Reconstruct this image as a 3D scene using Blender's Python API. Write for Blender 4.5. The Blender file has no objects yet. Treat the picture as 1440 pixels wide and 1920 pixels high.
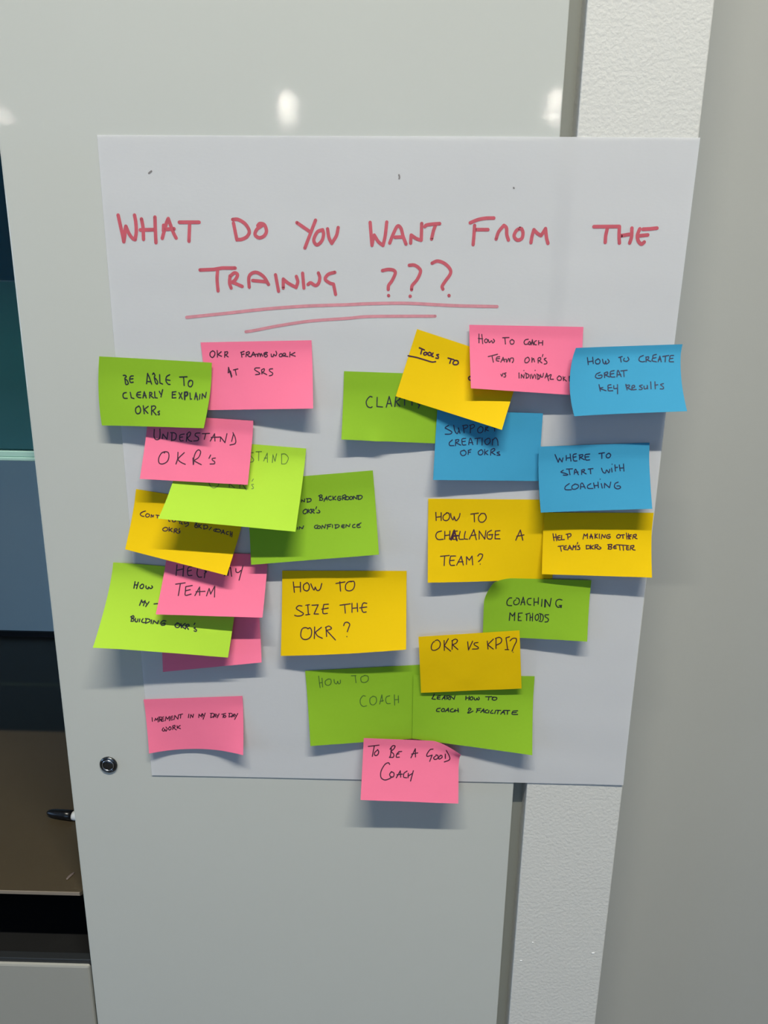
import bpy, bmesh, math, random
from mathutils import Vector, Matrix, noise
random.seed(7)

# ------------------------------------------------------------------ camera
# solved from the photograph: pinhole f = 1331 px for 1440 x 1920, tilted down,
# 0.82 m in front of the cupboard fronts (the plane y = 0), eye height 1.5 m
F = 1331.0; CAM_D = 0.8236; CAM_Z = 1.5
_down = Vector((-80, -5030, -1331)).normalized(); UPV = -_down
RV = Vector((1, -0.0191, 0.0122)); RV = (RV - UPV * RV.dot(UPV)).normalized()
YV = UPV.cross(RV)
C = Vector((0, -CAM_D, CAM_Z))
sc = bpy.context.scene
cd = bpy.data.cameras.new('camera'); cam = bpy.data.objects.new('camera', cd)
sc.collection.objects.link(cam)
cd.sensor_fit = 'VERTICAL'; cd.sensor_height = 36; cd.lens = F / 1920 * 36
cd.clip_start = 0.02
cam.matrix_world = Matrix.Translation(C) @ Matrix((RV, YV, UPV)).to_4x4()
sc.camera = cam

def ray(px, py):
    d = Vector((px - 720, 960 - py, -F))
    return Vector((RV.dot(d), YV.dot(d), UPV.dot(d)))
def on_plane(px, py, Y=0.0):            # photo pixel -> point on the vertical plane y = Y
    d = ray(px, py); return C + d * ((Y - C.y) / d.y)
def to_px(P):
    v = P - C; d = RV * v.x + YV * v.y + UPV * v.z
    return 720 + F * d.x / -d.z, 960 - F * d.y / -d.z

# ------------------------------------------------------------------ world, light, exposure
sc.view_settings.view_transform = 'Standard'; sc.view_settings.look = 'None'
sc.view_settings.gamma = 1.0; sc.view_settings.use_curve_mapping = False
sc.view_settings.exposure = 0.45
w = bpy.data.worlds.new('world'); sc.world = w; w.use_nodes = True
bg = w.node_tree.nodes['Background']
bg.inputs['Color'].default_value = (0.38, 0.62, 1.0, 1); bg.inputs['Strength'].default_value = 2.7

CEIL = 4.0
#            x      y     power  radius
LINEAR = (0.18, -1.60, 132, 2.1, .06)      # x, y, power, length, width: linear fitting parallel to the wall
LAMPS = [
          (-1.32, -8.36, 5, 0.045), (-1.41, -9.05, 3.2, 0.045), (1.76, -8.10, 4, 0.045),
          (1.88, -8.81, 4, 0.045), (-5.09, -9.11, 3, 0.045) ]
LAMP_COL = (1.0, 0.965, 0.84)

# ------------------------------------------------------------------ helpers
def lerp(a, b, t): return a + (b - a) * t
COL = sc.collection
def link(name, me, m=None, parent=None):
    o = bpy.data.objects.new(name, me); COL.objects.link(o)
    if m is not None: me.materials.append(m)
    if parent is not None: o.parent = parent
    return o
def from_bm(name, bm, m=None, parent=None, smooth=False):
    me = bpy.data.meshes.new(name); bm.normal_update(); bm.to_mesh(me); bm.free()
    if smooth:
        for p in me.polygons: p.use_smooth = True
    return link(name, me, m, parent)
def tag(o, label=None, cat=None, group=None, kind=None):
    if label: o['label'] = label
    if cat: o['category'] = cat
    if group: o['group'] = group
    if kind: o['kind'] = kind
    return o
def empty(name, loc=(0, 0, 0)):
    o = bpy.data.objects.new(name, None); COL.objects.link(o); o.location = loc
    o.empty_display_size = 0.05
    return o
def box_bm(x0, x1, y0, y1, z0, z1, bevel=0.0, seg=2):
    bm = bmesh.new(); bmesh.ops.create_cube(bm, size=1)
    for v in bm.verts:
        v.co = Vector((x0 + (v.co.x + .5) * (x1 - x0), y0 + (v.co.y + .5) * (y1 - y0), z0 + (v.co.z + .5) * (z1 - z0)))
    if bevel: bmesh.ops.bevel(bm, geom=bm.edges[:], offset=bevel, segments=seg, affect='EDGES', profile=.5)
    return bm
def box(name, x0, x1, y0, y1, z0, z1, m, parent=None, bevel=0.0, kind=None):
    o = from_bm(name, box_bm(x0, x1, y0, y1, z0, z1, bevel), m, parent)
    if kind: o['kind'] = kind
    return o
def lathe(prof, n=48, axis='y'):
    """prof: list of (r, h); revolved about the axis, h grows towards -y"""
    bm = bmesh.new(); rings = []
    for r, h in prof:
        ring = []
        for i in range(n):
            a = 2 * math.pi * i / n
            if axis == 'y': co = (r * math.cos(a), -h, r * math.sin(a))
            elif axis == 'x': co = (h, r * math.cos(a), r * math.sin(a))
            else: co = (r * math.cos(a), r * math.sin(a), h)
            ring.append(bm.verts.new(co))
        rings.append(ring)
    for a, b in zip(rings, rings[1:]):
        for i in range(n):
            bm.faces.new((a[i], a[(i + 1) % n], b[(i + 1) % n], b[i]))
    for ring in (rings[0], rings[-1]):
        try: bm.faces.new(ring)
        except Exception: pass
    bmesh.ops.remove_doubles(bm, verts=bm.verts[:], dist=1e-6)
    bmesh.ops.recalc_face_normals(bm, faces=bm.faces[:])
    return bm

# ------------------------------------------------------------------ materials
def mat(name, col, rough=.5, metal=0.0, spec=.5, noise_amt=0.0, noise_scale=20, bump=0.0, bump_scale=200,
        bump_dist=.001, transl=0.0, coat=0.0, coat_rough=.1, detail=6, trans=0.0, tcol=None, fibre=None):
    m = bpy.data.materials.new(name); m.use_nodes = True
    nt = m.node_tree; N = nt.nodes; L = nt.links
    b = N['Principled BSDF']; out = N['Material Output']
    b.inputs['Base Color'].default_value = (*col, 1)
    b.inputs['Roughness'].default_value = rough; b.inputs['Metallic'].default_value = metal
    b.inputs['Specular IOR Level'].default_value = spec
    b.inputs['Coat Weight'].default_value = coat; b.inputs['Coat Roughness'].default_value = coat_rough
    b.inputs['Transmission Weight'].default_value = trans
    tc = N.new('ShaderNodeTexCoord')
    if noise_amt:
        n = N.new('ShaderNodeTexNoise'); n.inputs['Scale'].default_value = noise_scale; n.inputs['Detail'].default_value = detail
        L.new(tc.outputs['Object'], n.inputs['Vector'])
        mx = N.new('ShaderNodeMix'); mx.data_type = 'RGBA'
        mx.inputs[6].default_value = (*[c * (1 - noise_amt) for c in col], 1)
        mx.inputs[7].default_value = (*[min(1, c * (1 + noise_amt)) for c in col], 1)
        L.new(n.outputs['Fac'], mx.inputs[0]); L.new(mx.outputs[2], b.inputs['Base Color'])
    if bump:
        n = N.new('ShaderNodeTexNoise'); n.inputs['Scale'].default_value = bump_scale; n.inputs['Detail'].default_value = 4
        if fibre:
            mp = N.new('ShaderNodeMapping'); mp.inputs['Scale'].default_value = fibre
            L.new(tc.outputs['Object'], mp.inputs['Vector']); L.new(mp.outputs[0], n.inputs['Vector'])
        else: L.new(tc.outputs['Object'], n.inputs['Vector'])
        bp = N.new('ShaderNodeBump'); bp.inputs['Strength'].default_value = bump; bp.inputs['Distance'].default_value = bump_dist
        L.new(n.outputs['Fac'], bp.inputs['Height']); L.new(bp.outputs[0], b.inputs['Normal'])
    if transl:
        t = N.new('ShaderNodeBsdfTranslucent'); t.inputs['Color'].default_value = (*(tcol or col), 1)
        ms = N.new('ShaderNodeMixShader'); ms.inputs[0].default_value = transl
        L.new(b.outputs[0], ms.inputs[1]); L.new(t.outputs[0], ms.inputs[2]); L.new(ms.outputs[0], out.inputs['Surface'])
    return m
M = {
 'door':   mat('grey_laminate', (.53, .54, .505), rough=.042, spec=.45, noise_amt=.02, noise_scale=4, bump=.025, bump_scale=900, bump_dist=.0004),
 'edge':   mat('lit_edge_band', (.62, .64, .58), rough=.35),  # edge band paled for the light its bevel catches
 'drawer': mat('grey_laminate_dimmed', (.34, .335, .30), rough=.2, spec=.4, bump=.1, bump_scale=900, bump_dist=.0004),  # door laminate darkened to paint in the dimmer light low down
 'column': mat('rough_painted_plaster', (.635, .625, .59), rough=.55, spec=.3, noise_amt=.02, noise_scale=30, bump=.6, bump_scale=230, bump_dist=.0013),
 'filler': mat('shaded_recess_filler', (.30, .30, .255), rough=.5),
 'wall':   mat('satin_grey_wall', (.42, .42, .39), rough=.30, spec=.5, noise_amt=.03, noise_scale=3, bump=.08, bump_scale=700, bump_dist=.0005),
 'roomw':  mat('room_wall_paint', (.42, .42, .41), rough=.8),
 'ceil':   mat('ceiling_paint', (.75, .75, .73), rough=.9),
 'floor':  mat('dark_carpet', (.09, .085, .08), rough=.95, noise_amt=.2, noise_scale=60, bump=.3, bump_scale=400),
 'paper':  mat('flipchart_paper', (.85, .85, .87), rough=.75, spec=.2, noise_amt=.012, noise_scale=8, bump=.22, bump_scale=180, bump_dist=.0006, transl=.5, tcol=(.9, .9, .9), fibre=(1, 1, 2.2)),
 'green':  mat('green_note_paper', (.275, .50, .026), rough=.7, spec=.15, noise_amt=.03, noise_scale=25, bump=.07, bump_scale=350, bump_dist=.0005, transl=.12, tcol=(.45, .75, .03)),
 'green_lit':   mat('lit_green_note_paper', (.45, .72, .05), rough=.7, spec=.15, noise_amt=.03, noise_scale=25, bump=.07, bump_scale=350, bump_dist=.0005, transl=.12, tcol=(.5, .8, .04)),  # green paper brightened for the light on the outward curl
 'yellow': mat('yellow_note_paper', (.86, .565, .001), rough=.7, spec=.15, noise_amt=.03, noise_scale=25, bump=.07, bump_scale=350, bump_dist=.0005, transl=.12, tcol=(.85, .6, .002)),
 'pink':   mat('pink_note_paper', (.96, .205, .345), rough=.7, spec=.15, noise_amt=.03, noise_scale=25, bump=.07, bump_scale=350, bump_dist=.0005, transl=.12, tcol=(.95, .2, .35)),
 'blue':   mat('blue_note_paper', (.055, .34, .56), rough=.7, spec=.15, noise_amt=.03, noise_scale=25, bump=.07, bump_scale=350, bump_dist=.0005, transl=.12, tcol=(.05, .45, .75)),
 'ink':    mat('black_ink', (.010, .009, .016), rough=.5),
 'inkblue':mat('navy_ink', (.010, .014, .06), rough=.5),
 'faint':  mat('faint_green_ink', (.085, .17, .02), rough=.6),
 'faint2': mat('faint_dark_green_ink', (.055, .13, .015), rough=.6),
 'purple': mat('purple_black_ink', (.045, .004, .02), rough=.5),
 'red':    mat('red_marker_ink', (.52, .085, .115), rough=.6, noise_amt=.25, noise_scale=90),
 'redpale':mat('dry_red_marker_ink', (.60, .24, .28), rough=.7, noise_amt=.22, noise_scale=160),
 'speck':  mat('grey_speck', (.22, .20, .20), rough=.7),
 'metal':  mat('dark_chrome', (.55, .56, .58), rough=.2, metal=1),
 'dkmetal':mat('black_chrome', (.13, .135, .14), rough=.2, metal=1),
 'hole':   mat('keyhole_black', (.004, .004, .004), rough=.8),
 'counter':mat('dark_brown_laminate', (.058, .044, .026), rough=.34, spec=.35, noise_amt=.08, noise_scale=12, bump=.05, bump_scale=600, bump_dist=.0005),
 'cedge':  mat('counter_edge_highlight', (.24, .20, .16), rough=.4),  # counter edge paled to paint in its highlight
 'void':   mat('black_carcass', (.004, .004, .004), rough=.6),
 'rail':   mat('dark_metal_rail', (.05, .055, .06), rough=.35, metal=.6),
 'splash': mat('blue_grey_back_panel', (.74, .88, .88), rough=.3, spec=.5, bump=.04, bump_scale=200),
 'teal':   mat('teal_tinted_glass', (.05, .17, .145), rough=.10, spec=.6),
 'teal2':  mat('dark_petrol_glass', (.015, .05, .06), rough=.12, spec=.6),
 'gledge': mat('pale_green_glass_edge', (.33, .52, .45), rough=.25),
 'black':  mat('black_marker_plastic', (.006, .006, .007), rough=.25),
 'white':  mat('white_marker_barrel', (.72, .72, .70), rough=.35),
 'trim':   mat('white_lamp_trim', (.8, .8, .8), rough=.5),
 'glint':  mat('brownish_glint', (.13, .10, .09), rough=.5),
 'glass':  mat('window_pane_glass', (.95, .97, 1), rough=0.0, trans=1.0),
}

def tinted(name, col, rough):
    m = M[name]; nt = m.node_tree; N = nt.nodes; L = nt.links
    tr = N.new('ShaderNodeBsdfTransparent'); tr.inputs['Color'].default_value = (*col, 1)
    gl_ = N.new('ShaderNodeBsdfGlossy'); gl_.inputs['Roughness'].default_value = rough
    fr = N.new('ShaderNodeFresnel'); fr.inputs['IOR'].default_value = 1.5
    mx = N.new('ShaderNodeMixShader'); L.new(fr.outputs[0], mx.inputs[0]); L.new(tr.outputs[0], mx.inputs[1]); L.new(gl_.outputs[0], mx.inputs[2])
    L.new(mx.outputs[0], N['Material Output'].inputs['Surface'])
tinted('teal', (.58, .84, .78), .06)
tinted('teal2', (.30, .52, .58), .06)
# ------------------------------------------------------------------ room shell (mostly behind the camera: it lights and is mirrored)
X0, X1, YB, YF = -5.8, 4.2, -11.5, 0.0
box('floor', X0, X1, YB, 1.2, -.1, 0, M['floor'], kind='structure')
box('ceiling', X0, X1, YB, 1.2, CEIL, CEIL + .1, M['ceil'], kind='structure')
wb = empty('wall_back', (0, YB, 0)); wb['kind'] = 'structure'
BX0, BX1, BZ0, BZ1 = -4.3, 3.8, .95, 3.0
for a in ((X0, BX0, 0, CEIL), (BX1, X1, 0, CEIL), (BX0, BX1, 0, BZ0), (BX0, BX1, BZ1, CEIL)):
    box('wall_segment', a[0], a[1], -.1, 0, a[2], a[3], M['roomw'], wb)
wn2 = empty('window_added', (0, YB, 0)); wn2['kind'] = 'structure'  # added unseen window, sends daylight under the glass screen into the niche
for k in range(5):
    x = lerp(BX0, BX1 - .06, k / 4); box('window_frame', x, x + .06, -.09, -.02, BZ0, BZ1, M['trim'], wn2)
for z in (BZ0, BZ1 - .06): box('window_frame', BX0, BX1, -.085, -.025, z, z + .06, M['trim'], wn2)
pl = bpy.data.lights.new('window_daylight', 'AREA'); pl.shape = 'RECTANGLE'; pl.size = BX1 - BX0; pl.size_y = BZ1 - BZ0
pl.cycles.is_portal = True
po = bpy.data.objects.new('window_daylight', pl); COL.objects.link(po)
po.location = ((BX0 + BX1) / 2, YB - .1, (BZ0 + BZ1) / 2); po.rotation_euler = (math.radians(90), 0, 0)
box('wall_right', X1, X1 + .1, YB, 1.2, 0, CEIL, M['roomw'], kind='structure')
# left wall with a long window
wl = empty('wall_left', (X0, 0, 0)); wl['kind'] = 'structure'
WY0, WY1, WZ0, WZ1 = -4.6, -0.6, .9, 2.5
for a in ((YB, WY0, 0, CEIL), (WY1, 1.2, 0, CEIL), (WY0, WY1, 0, WZ0), (WY0, WY1, WZ1, CEIL)):
    box('wall_segment', -.1, 0, a[0], a[1], a[2], a[3], M['roomw'], wl)
wn = empty('window_1', (X0, 0, 0)); wn['kind'] = 'structure'
for a in ((WY0, WY1, WZ0, WZ0 + .05), (WY0, WY1, WZ1 - .05, WZ1), (WY0, WY0 + .05, WZ0, WZ1), (WY1 - .05, WY1, WZ0, WZ1),
          (-2.63, -2.57, WZ0, WZ1)):
    box('window_frame', -.08, -.02, a[0], a[1], a[2], a[3], M['trim'], wn)
pl = bpy.data.lights.new('window_daylight', 'AREA'); pl.shape = 'RECTANGLE'; pl.size = WZ1 - WZ0; pl.size_y = WY1 - WY0
pl.cycles.is_portal = True
po = bpy.data.objects.new('window_daylight', pl); COL.objects.link(po)
po.location = (X0 - .09, (WY0 + WY1) / 2, (WZ0 + WZ1) / 2); po.rotation_euler = (0, math.radians(-90), 0)

# ceiling downlights
for i, (x, y, p, r) in enumerate(LAMPS):
    t = empty('ceiling_downlight', (x, y, CEIL))
    tag(t, 'round recessed ceiling downlight behind the photographer', 'lamp', 'recessed ceiling downlights')
    from_bm('trim_ring', lathe([(r + .002, 0), (r + .03, 0), (r + .03, .006), (r + .002, .012), (r + .002, 0)], 32, 'z'), M['trim'], t).location = (0, 0, -.014)
    l = bpy.data.lights.new('downlight_lamp', 'AREA'); l.shape = 'DISK'; l.size = 2 * r; l.energy = p; l.color = LAMP_COL
    lo = bpy.data.objects.new('downlight_lamp', l); COL.objects.link(lo); lo.parent = t; lo.location = (0, 0, -.016)

x, y, p, ln, wd = LINEAR
t = empty('linear_ceiling_light', (x, y, CEIL))
tag(t, 'long slim linear ceiling light parallel to the cupboard wall', 'lamp')
for a in ((-ln / 2 - .02, ln / 2 + .02, -wd / 2 - .015, -wd / 2 - .002), (-ln / 2 - .02, ln / 2 + .02, wd / 2 + .002, wd / 2 + .015)):
    box('housing', a[0], a[1], a[2], a[3], -.05, -.002, M['trim'], t)
l = bpy.data.lights.new('linear_lamp', 'AREA'); l.shape = 'RECTANGLE'; l.size = ln; l.size_y = wd; l.energy = p; l.color = LAMP_COL
lo = bpy.data.objects.new('linear_lamp', l); COL.objects.link(lo); lo.parent = t; lo.location = (0, 0, -.03)

# ------------------------------------------------------------------ cupboard fronts, column, wall
DL, DR = -0.4259, 0.1682
ZB, ZT = 0.08, 2.45
door = empty('door_1', (0, 0, 0)); door['kind'] = 'structure'
dp = from_bm('door_panel', box_bm(DL, DR, 0, .019, ZB, ZT, .0012, 2), M['door'], door)
lip = box('edge_band', DL - .0006, DL, .0012, .018, ZB, ZT, M['edge'], door)
# carcass side behind the door edge
box('cupboard_side', DL + .004, DL + .022, .021, .84, 0, 2.7, M['void'], door)
box('trim_1', DR - .02, .30, .024, .04, 0, CEIL, M['filler'], kind='structure')       # recessed filler strip, colour darkened for the shade in the gap
box('wall_column', .1857, .3128, 0, .30, 0, CEIL, M['column'], kind='structure', bevel=.0015)
box('wall_front', .30, X1, .13, .25, 0, CEIL, M['wall'], kind='structure')
box('trim_2', DL, DR + .0, 0, .3, ZT + .004, CEIL, M['roomw'], kind='structure')      # bulkhead over the tall door
box('trim_3', DL, DR, .02, .1, 0, ZB - .004, M['void'], kind='structure')             # plinth
# chips in the paint of the column
chp = [(1112, 1787, 3), (977, 1801, 2.2), (999, 1767, 1.6)]
for cx, cy, rr in chp:
    P = on_plane(cx, cy)
    b = bmesh.new(); bmesh.ops.create_icosphere(b, subdivisions=2, radius=1)
    for v in b.verts:
        v.co = Vector((P.x + v.co.x * rr * .0009, -.0001 + v.co.y * .0006, P.z + v.co.z * rr * .00045 * (1 + .3 * v.co.x)))
    o = from_bm('paint_chip', b, M['trim'], bpy.data.objects['wall_column'], True)

# niche left of the door
NL = -1.75
niche = empty('wall_niche', (0, 0, 0)); niche['kind'] = 'structure'
box('back_panel', NL, DL + .004, .84, .86, .7265, ZT, M['splash'], niche)
box('black_joint', NL, DL + .004, .832, .84, .7155, .7275, M['void'], niche)
box('niche_side', NL - .02, NL, 0, .86, 0, 2.6, M['door'], niche)
box('niche_top', NL, DL, 0, .86, ZT, ZT + .02, M['door'], niche)
box('wall_front', X0, NL - .02, 0, .12, 0, CEIL, M['roomw'], kind='structure')
box('wall_front', NL - .02, DL, 0, .12, ZT + .02, CEIL, M['roomw'], kind='structure')

# tinted glass front hung above the niche, pale polished lower edge
gz = on_plane(0, 862, .03).z; gz2 = on_plane(0, 845, .03).z
gl = empty('glass_screen', (-1.0, .03, gz))
tag(gl, 'dark teal glass screen with a pale green lower edge, left of the tall grey door', 'glass screen')
def loc_box(name, x0, x1, y0, y1, z0, z1, m, par, bevel=0):
    o = from_bm(name, box_bm(x0, x1, y0, y1, z0, z1, bevel), m); o.parent = par
    o.matrix_parent_inverse = Matrix.Translation(-Vector(par.location)); return o
zs = on_plane(20, 528, .03).z
loc_box('glass_pane', NL + .004, DL - .0, .030, .038, gz2, zs, M['teal'], gl)
loc_box('glass_pane', NL + .004, DL - .0, .034, .042, zs + .0015, ZT - .004, M['teal2'], gl)['label'] = 'darker upper glass pane'
loc_box('edge_rail', NL + .004, DL - .0, .026, .042, gz + .0045, gz2 + .0005, M['gledge'], gl, .001)
loc_box('edge_lip', NL + .004, DL - .0, .024, .044, gz, gz + .0045, M['gledge'], gl, .001)['label'] = 'thin pale lower lip of the glass edge'

# countertop and lower drawer front
CTZ = .715
ct = empty('countertop', (-1.0, .012, CTZ))
tag(ct, 'dark brown countertop in the niche left of the tall grey door', 'countertop')
pR = on_plane(152, 1681, .006).x
bm = bmesh.new()
pts = [(NL + .002, .004), (pR, .004), (pR + .010, .016), (DL + .004, .016), (DL + .004, .838), (NL + .002, .838)]
top = [bm.verts.new((x, y, CTZ)) for x, y in pts]; bot = [bm.verts.new((x, y, CTZ - .006)) for x, y in pts]
bm.faces.new(top); bm.faces.new(bot[::-1])
for i in range(6): bm.faces.new((top[i - 1], bot[i - 1], bot[i], top[i]))
bmesh.ops.recalc_face_normals(bm, faces=bm.faces[:])
o = from_bm('countertop_slab', bm, M['counter']); o.parent = ct; o.matrix_parent_inverse = Matrix.Translation(-Vector(ct.location))
o = loc_box('front_edge', NL + .002, pR, .0028, .0042, CTZ - .0045, CTZ + .0003, M['cedge'], ct)
o['label'] = 'front edge of the dark countertop, highlight painted in'
# carcass: black void under the slab, dark rail, drawer front
low = empty('lower_cabinet', (-1.0, 0, 0))
tag(low, 'light grey lower cabinet with dark top rail, under the dark countertop', 'cabinet')
ldz = on_plane(0, 1804, 0).z
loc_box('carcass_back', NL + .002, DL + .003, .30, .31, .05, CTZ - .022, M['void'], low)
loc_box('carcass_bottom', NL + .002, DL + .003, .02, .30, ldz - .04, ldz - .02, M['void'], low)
loc_box('top_rail', NL + .002, DL - .003, .004, .016, ldz - .008, ldz + .004, M['rail'], low, .001)
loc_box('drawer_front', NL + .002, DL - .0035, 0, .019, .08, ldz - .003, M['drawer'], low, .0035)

# marker pen lying on the counter, its cap towards the left
mk = empty('marker_pen', (-.49, .16, CTZ))
tag(mk, 'black-capped white marker pen lying on the dark countertop behind the door edge', 'pen')
def place(px, py, z):
    d = ray(px, py); return C + d * ((z - C.z) / d.z)
pA = place(88, 1523, CTZ + .008); pB = place(137, 1529, CTZ + .008)
L = (pB - pA).length; ang = math.atan2(pB.y - pA.y, pB.x - pA.x)
r = .0080
mk.location = (pA.x, pA.y, CTZ + r); mk.rotation_euler = (0, 0, ang)
from_bm('cap', lathe([(0.0, 0), (.0022, .0006), (.0042, .003), (.0060, .009), (.0070, .017), (.0078, .032), (r, L), (0, L)], 32, 'x'), M['black'], mk, True)
from_bm('barrel', lathe([(0, L - .001), (.0070, L - .001), (.0072, L + .004), (.0072, L + .068), (.006, L + .072), (0, L + .072)], 32, 'x'), M['white'], mk, True)
# added lump painted as a pale glint near the front corner
pc = place(132, 1642, CTZ + .001)
bm = bmesh.new(); bmesh.ops.create_icosphere(bm, subdivisions=2, radius=1)
for v in bm.verts:
    k = 1 + .35 * noise.noise(v.co * 2.1)
    v.co = Vector((v.co.x * .0022 * k + v.co.y * .0028, v.co.y * .0075 * k, max(-.001, v.co.z * .0015 * k)))
o = from_bm('counter_glint', bm, M['glint']); o.location = (pc.x, pc.y, CTZ + .0011)
tag(o, 'tiny painted brownish glint on the dark countertop near its front corner', 'crumb')

# cam lock in the door
lk = empty('cam_lock', on_plane(204, 1433, 0)); tag(lk, 'small round black chrome cam lock in the grey door', 'lock')
from_bm('flange', lathe([(.0, .0002), (.0117, .0002), (.0119, .0012), (.0112, .0026), (.0098, .0034), (.0090, .0034), (.0086, .0022), (.0086, .0010), (0, .0010)], 64), M['dkmetal'], lk, True)
from_bm('inner_ring', lathe([(.0084, .0011), (.0084, .0030), (.0076, .0038), (.0069, .0038), (.0066, .0024), (.0066, .0012)], 64), M['metal'], lk, True)
from_bm('key_barrel', lathe([(.0063, .0011), (.0063, .0030), (.0058, .0034), (.0016, .0030), (0, .0030)], 48), M['dkmetal'], lk, True)
o = from_bm('keyhole', box_bm(-.0007, .0007, -.0033, -.0029, -.0030, .0030, .0002), M['hole'], lk); o.rotation_euler = (0, math.radians(18), 0)

# ------------------------------------------------------------------ sheets of paper
def lerp(a, b, t): return a + (b - a) * t
class Sheet:
    """a sheet stuck by its top strip: four photo corners, a lift (mm) off the wall at each, bows and folds"""
    def __init__(s, px, lift, v0=.18, pw=1.5, bow=0, side=(0, 0), eb=None, folds=(), crinkle=.42, seed=0):
        s.l = [a * .001 for a in lift]; s.v0 = v0; s.pw = pw; s.bow = bow * .001
        s.side = [a * .001 for a in side]; s.eb = eb or {}; s.folds = folds; s.cr = crinkle * .001; s.seed = seed
        s.c = [on_plane(p[0], p[1], -l) for p, l in zip(px, s.l)]
    def lift(s, u, v):
        t = max(0, (v - s.v0) / (1 - s.v0)) ** s.pw
        base = lerp(s.l[0], s.l[1], u)
        a = base + (lerp(s.l[3], s.l[2], u) - base) * t
        a += s.bow * 4 * u * (1 - u) * t
        a += s.side[0] * (1 - u) ** 4 + s.side[1] * u ** 4
        a += s.cr * (noise.noise(Vector((u * 3.1 + s.seed * 7.3, v * 2.3, s.seed))) + .4 * noise.noise(Vector((u * 9, v * 7, s.seed + 3.)))) * (0.2 + t)
        for (fu, fv, fr, fl, dx, dz) in s.folds:
            d = math.hypot((u - fu) * 1.6, v - fv) / fr
            if d < 1: a += fl * .001 * (1 - d) ** 1.6
        return a
    def P(s, u, v):
        c = s.c
        p = (c[0] * (1 - u) + c[1] * u) * (1 - v) + (c[3] * (1 - u) + c[2] * u) * v
        x, z = p.x, p.z
        e = s.eb
        if 'L' in e: x += e['L'] * .001 * 4 * v * (1 - v) * (1 - u) ** 2
        if 'R' in e: x += e['R'] * .001 * 4 * v * (1 - v) * u ** 2
        if 'B' in e: z += e['B'] * .001 * 4 * u * (1 - u) * v ** 2
        if 'T' in e: z += e['T'] * .001 * 4 * u * (1 - u) * (1 - v) ** 2
        for (fu, fv, fr, fl, dx, dz) in s.folds:
            d = math.hypot((u - fu) * 1.6, v - fv) / fr
            if d < 1: x += dx * .001 * (1 - d) ** 1.5; z += dz * .001 * (1 - d) ** 1.5
        return Vector((x, -s.lift(u, v), z))
    def normal(s, u, v):
        e = 1e-3
        a = s.P(u + e, v) - s.P(u - e, v); b = s.P(u, v + e) - s.P(u, v - e)
        n = a.cross(b).normalized()
        return n if n.y < 0 else -n
    def uv(s, px, py, g=(.5, .5)):
        u, v = g
        for _ in range(6):
            x, y = to_px(s.P(u, v)); ex, ey = px - x, py - y
            if abs(ex) + abs(ey) < .02: break
            h = 1e-3
            x1, y1 = to_px(s.P(u + h, v)); x2, y2 = to_px(s.P(u, v + h))
            a, b, c, d = (x1 - x) / h, (x2 - x) / h, (y1 - y) / h, (y2 - y) / h
            det = a * d - b * c
            u += max(-.5, min(.5, (ex * d - b * ey) / det)); v += max(-.5, min(.5, (a * ey - c * ex) / det))
        return u, v
    def mesh(s, name, m, nu=30, nv=20, th=.00014, parent=None):
        bm = bmesh.new(); A = []; B = []
        for j in range(nv + 1):
            ra = []; rb = []
            for i in range(nu + 1):
                u, v = i / nu, j / nv; p = s.P(u, v); n = s.normal(u, v)
                ra.append(bm.verts.new(p)); rb.append(bm.verts.new(p - n * th))
            A.append(ra); B.append(rb)
        for j in range(nv):
            for i in range(nu):
                bm.faces.new((A[j][i], A[j + 1][i], A[j + 1][i + 1], A[j][i + 1]))
                bm.faces.new((B[j][i], B[j][i + 1], B[j + 1][i + 1], B[j + 1][i]))
        def rim(q, w):
            for i in range(len(q) - 1): bm.faces.new((q[i], q[i + 1], w[i + 1], w[i])).smooth = False
        rim(A[0], B[0]); rim(A[-1][::-1], B[-1][::-1])
        rim([r_[0] for r_ in A][::-1], [r_[0] for r_ in B][::-1]); rim([r_[-1] for r_ in A], [r_[-1] for r_ in B])
        bmesh.ops.recalc_face_normals(bm, faces=bm.faces[:])
        for f in bm.faces: f.smooth = True
        for e in bm.edges:
            if e.calc_face_angle(0) > 1.0: e.smooth = False
        return from_bm(name, bm, m, parent)

def catmull(pts, n=6):
    if len(pts) < 3: return pts
    out = []
    P = [(2 * pts[0][0] - pts[1][0], 2 * pts[0][1] - pts[1][1])] + pts + [(2 * pts[-1][0] - pts[-2][0], 2 * pts[-1][1] - pts[-2][1])]
    for i in range(1, len(P) - 2):
        p0, p1, p2, p3 = P[i - 1], P[i], P[i + 1], P[i + 2]
        for k in range(n):
            t = k / n
            out.append(tuple(.5 * (2 * p1[a] + (p2[a] - p0[a]) * t + (2 * p0[a] - 5 * p1[a] + 4 * p2[a] - p3[a]) * t * t
                                   + (3 * p1[a] - p0[a] - 3 * p2[a] + p3[a]) * t ** 3) for a in (0, 1)))
    out.append(pts[-1]); return out
def parse(txt, crop):
    ox, oy, sc_ = crop; res = []
    for s in txt.replace('\n', ' ').split(';'):
        s = s.strip()
        if not s: continue
        sm = s.startswith('~'); s = s.lstrip('~')
        wf = 1.0
        if s.startswith('!'): wf = 1.5; s = s[1:]
        p = [tuple(float(a) for a in q.split(',')) for q in s.split()]
        p = [(ox + a / sc_, oy + b / sc_) for a, b in p]
        if sm: p = catmull(p)
        q = [p[0]]
        for a, b in zip(p, p[1:]):
            n = max(1, int(math.hypot(b[0] - a[0], b[1] - a[1]) / 4))
            for k in range(1, n + 1): q.append((lerp(a[0], b[0], k / n), lerp(a[1], b[1], k / n)))
        res.append((q, wf))
    return res
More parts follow.
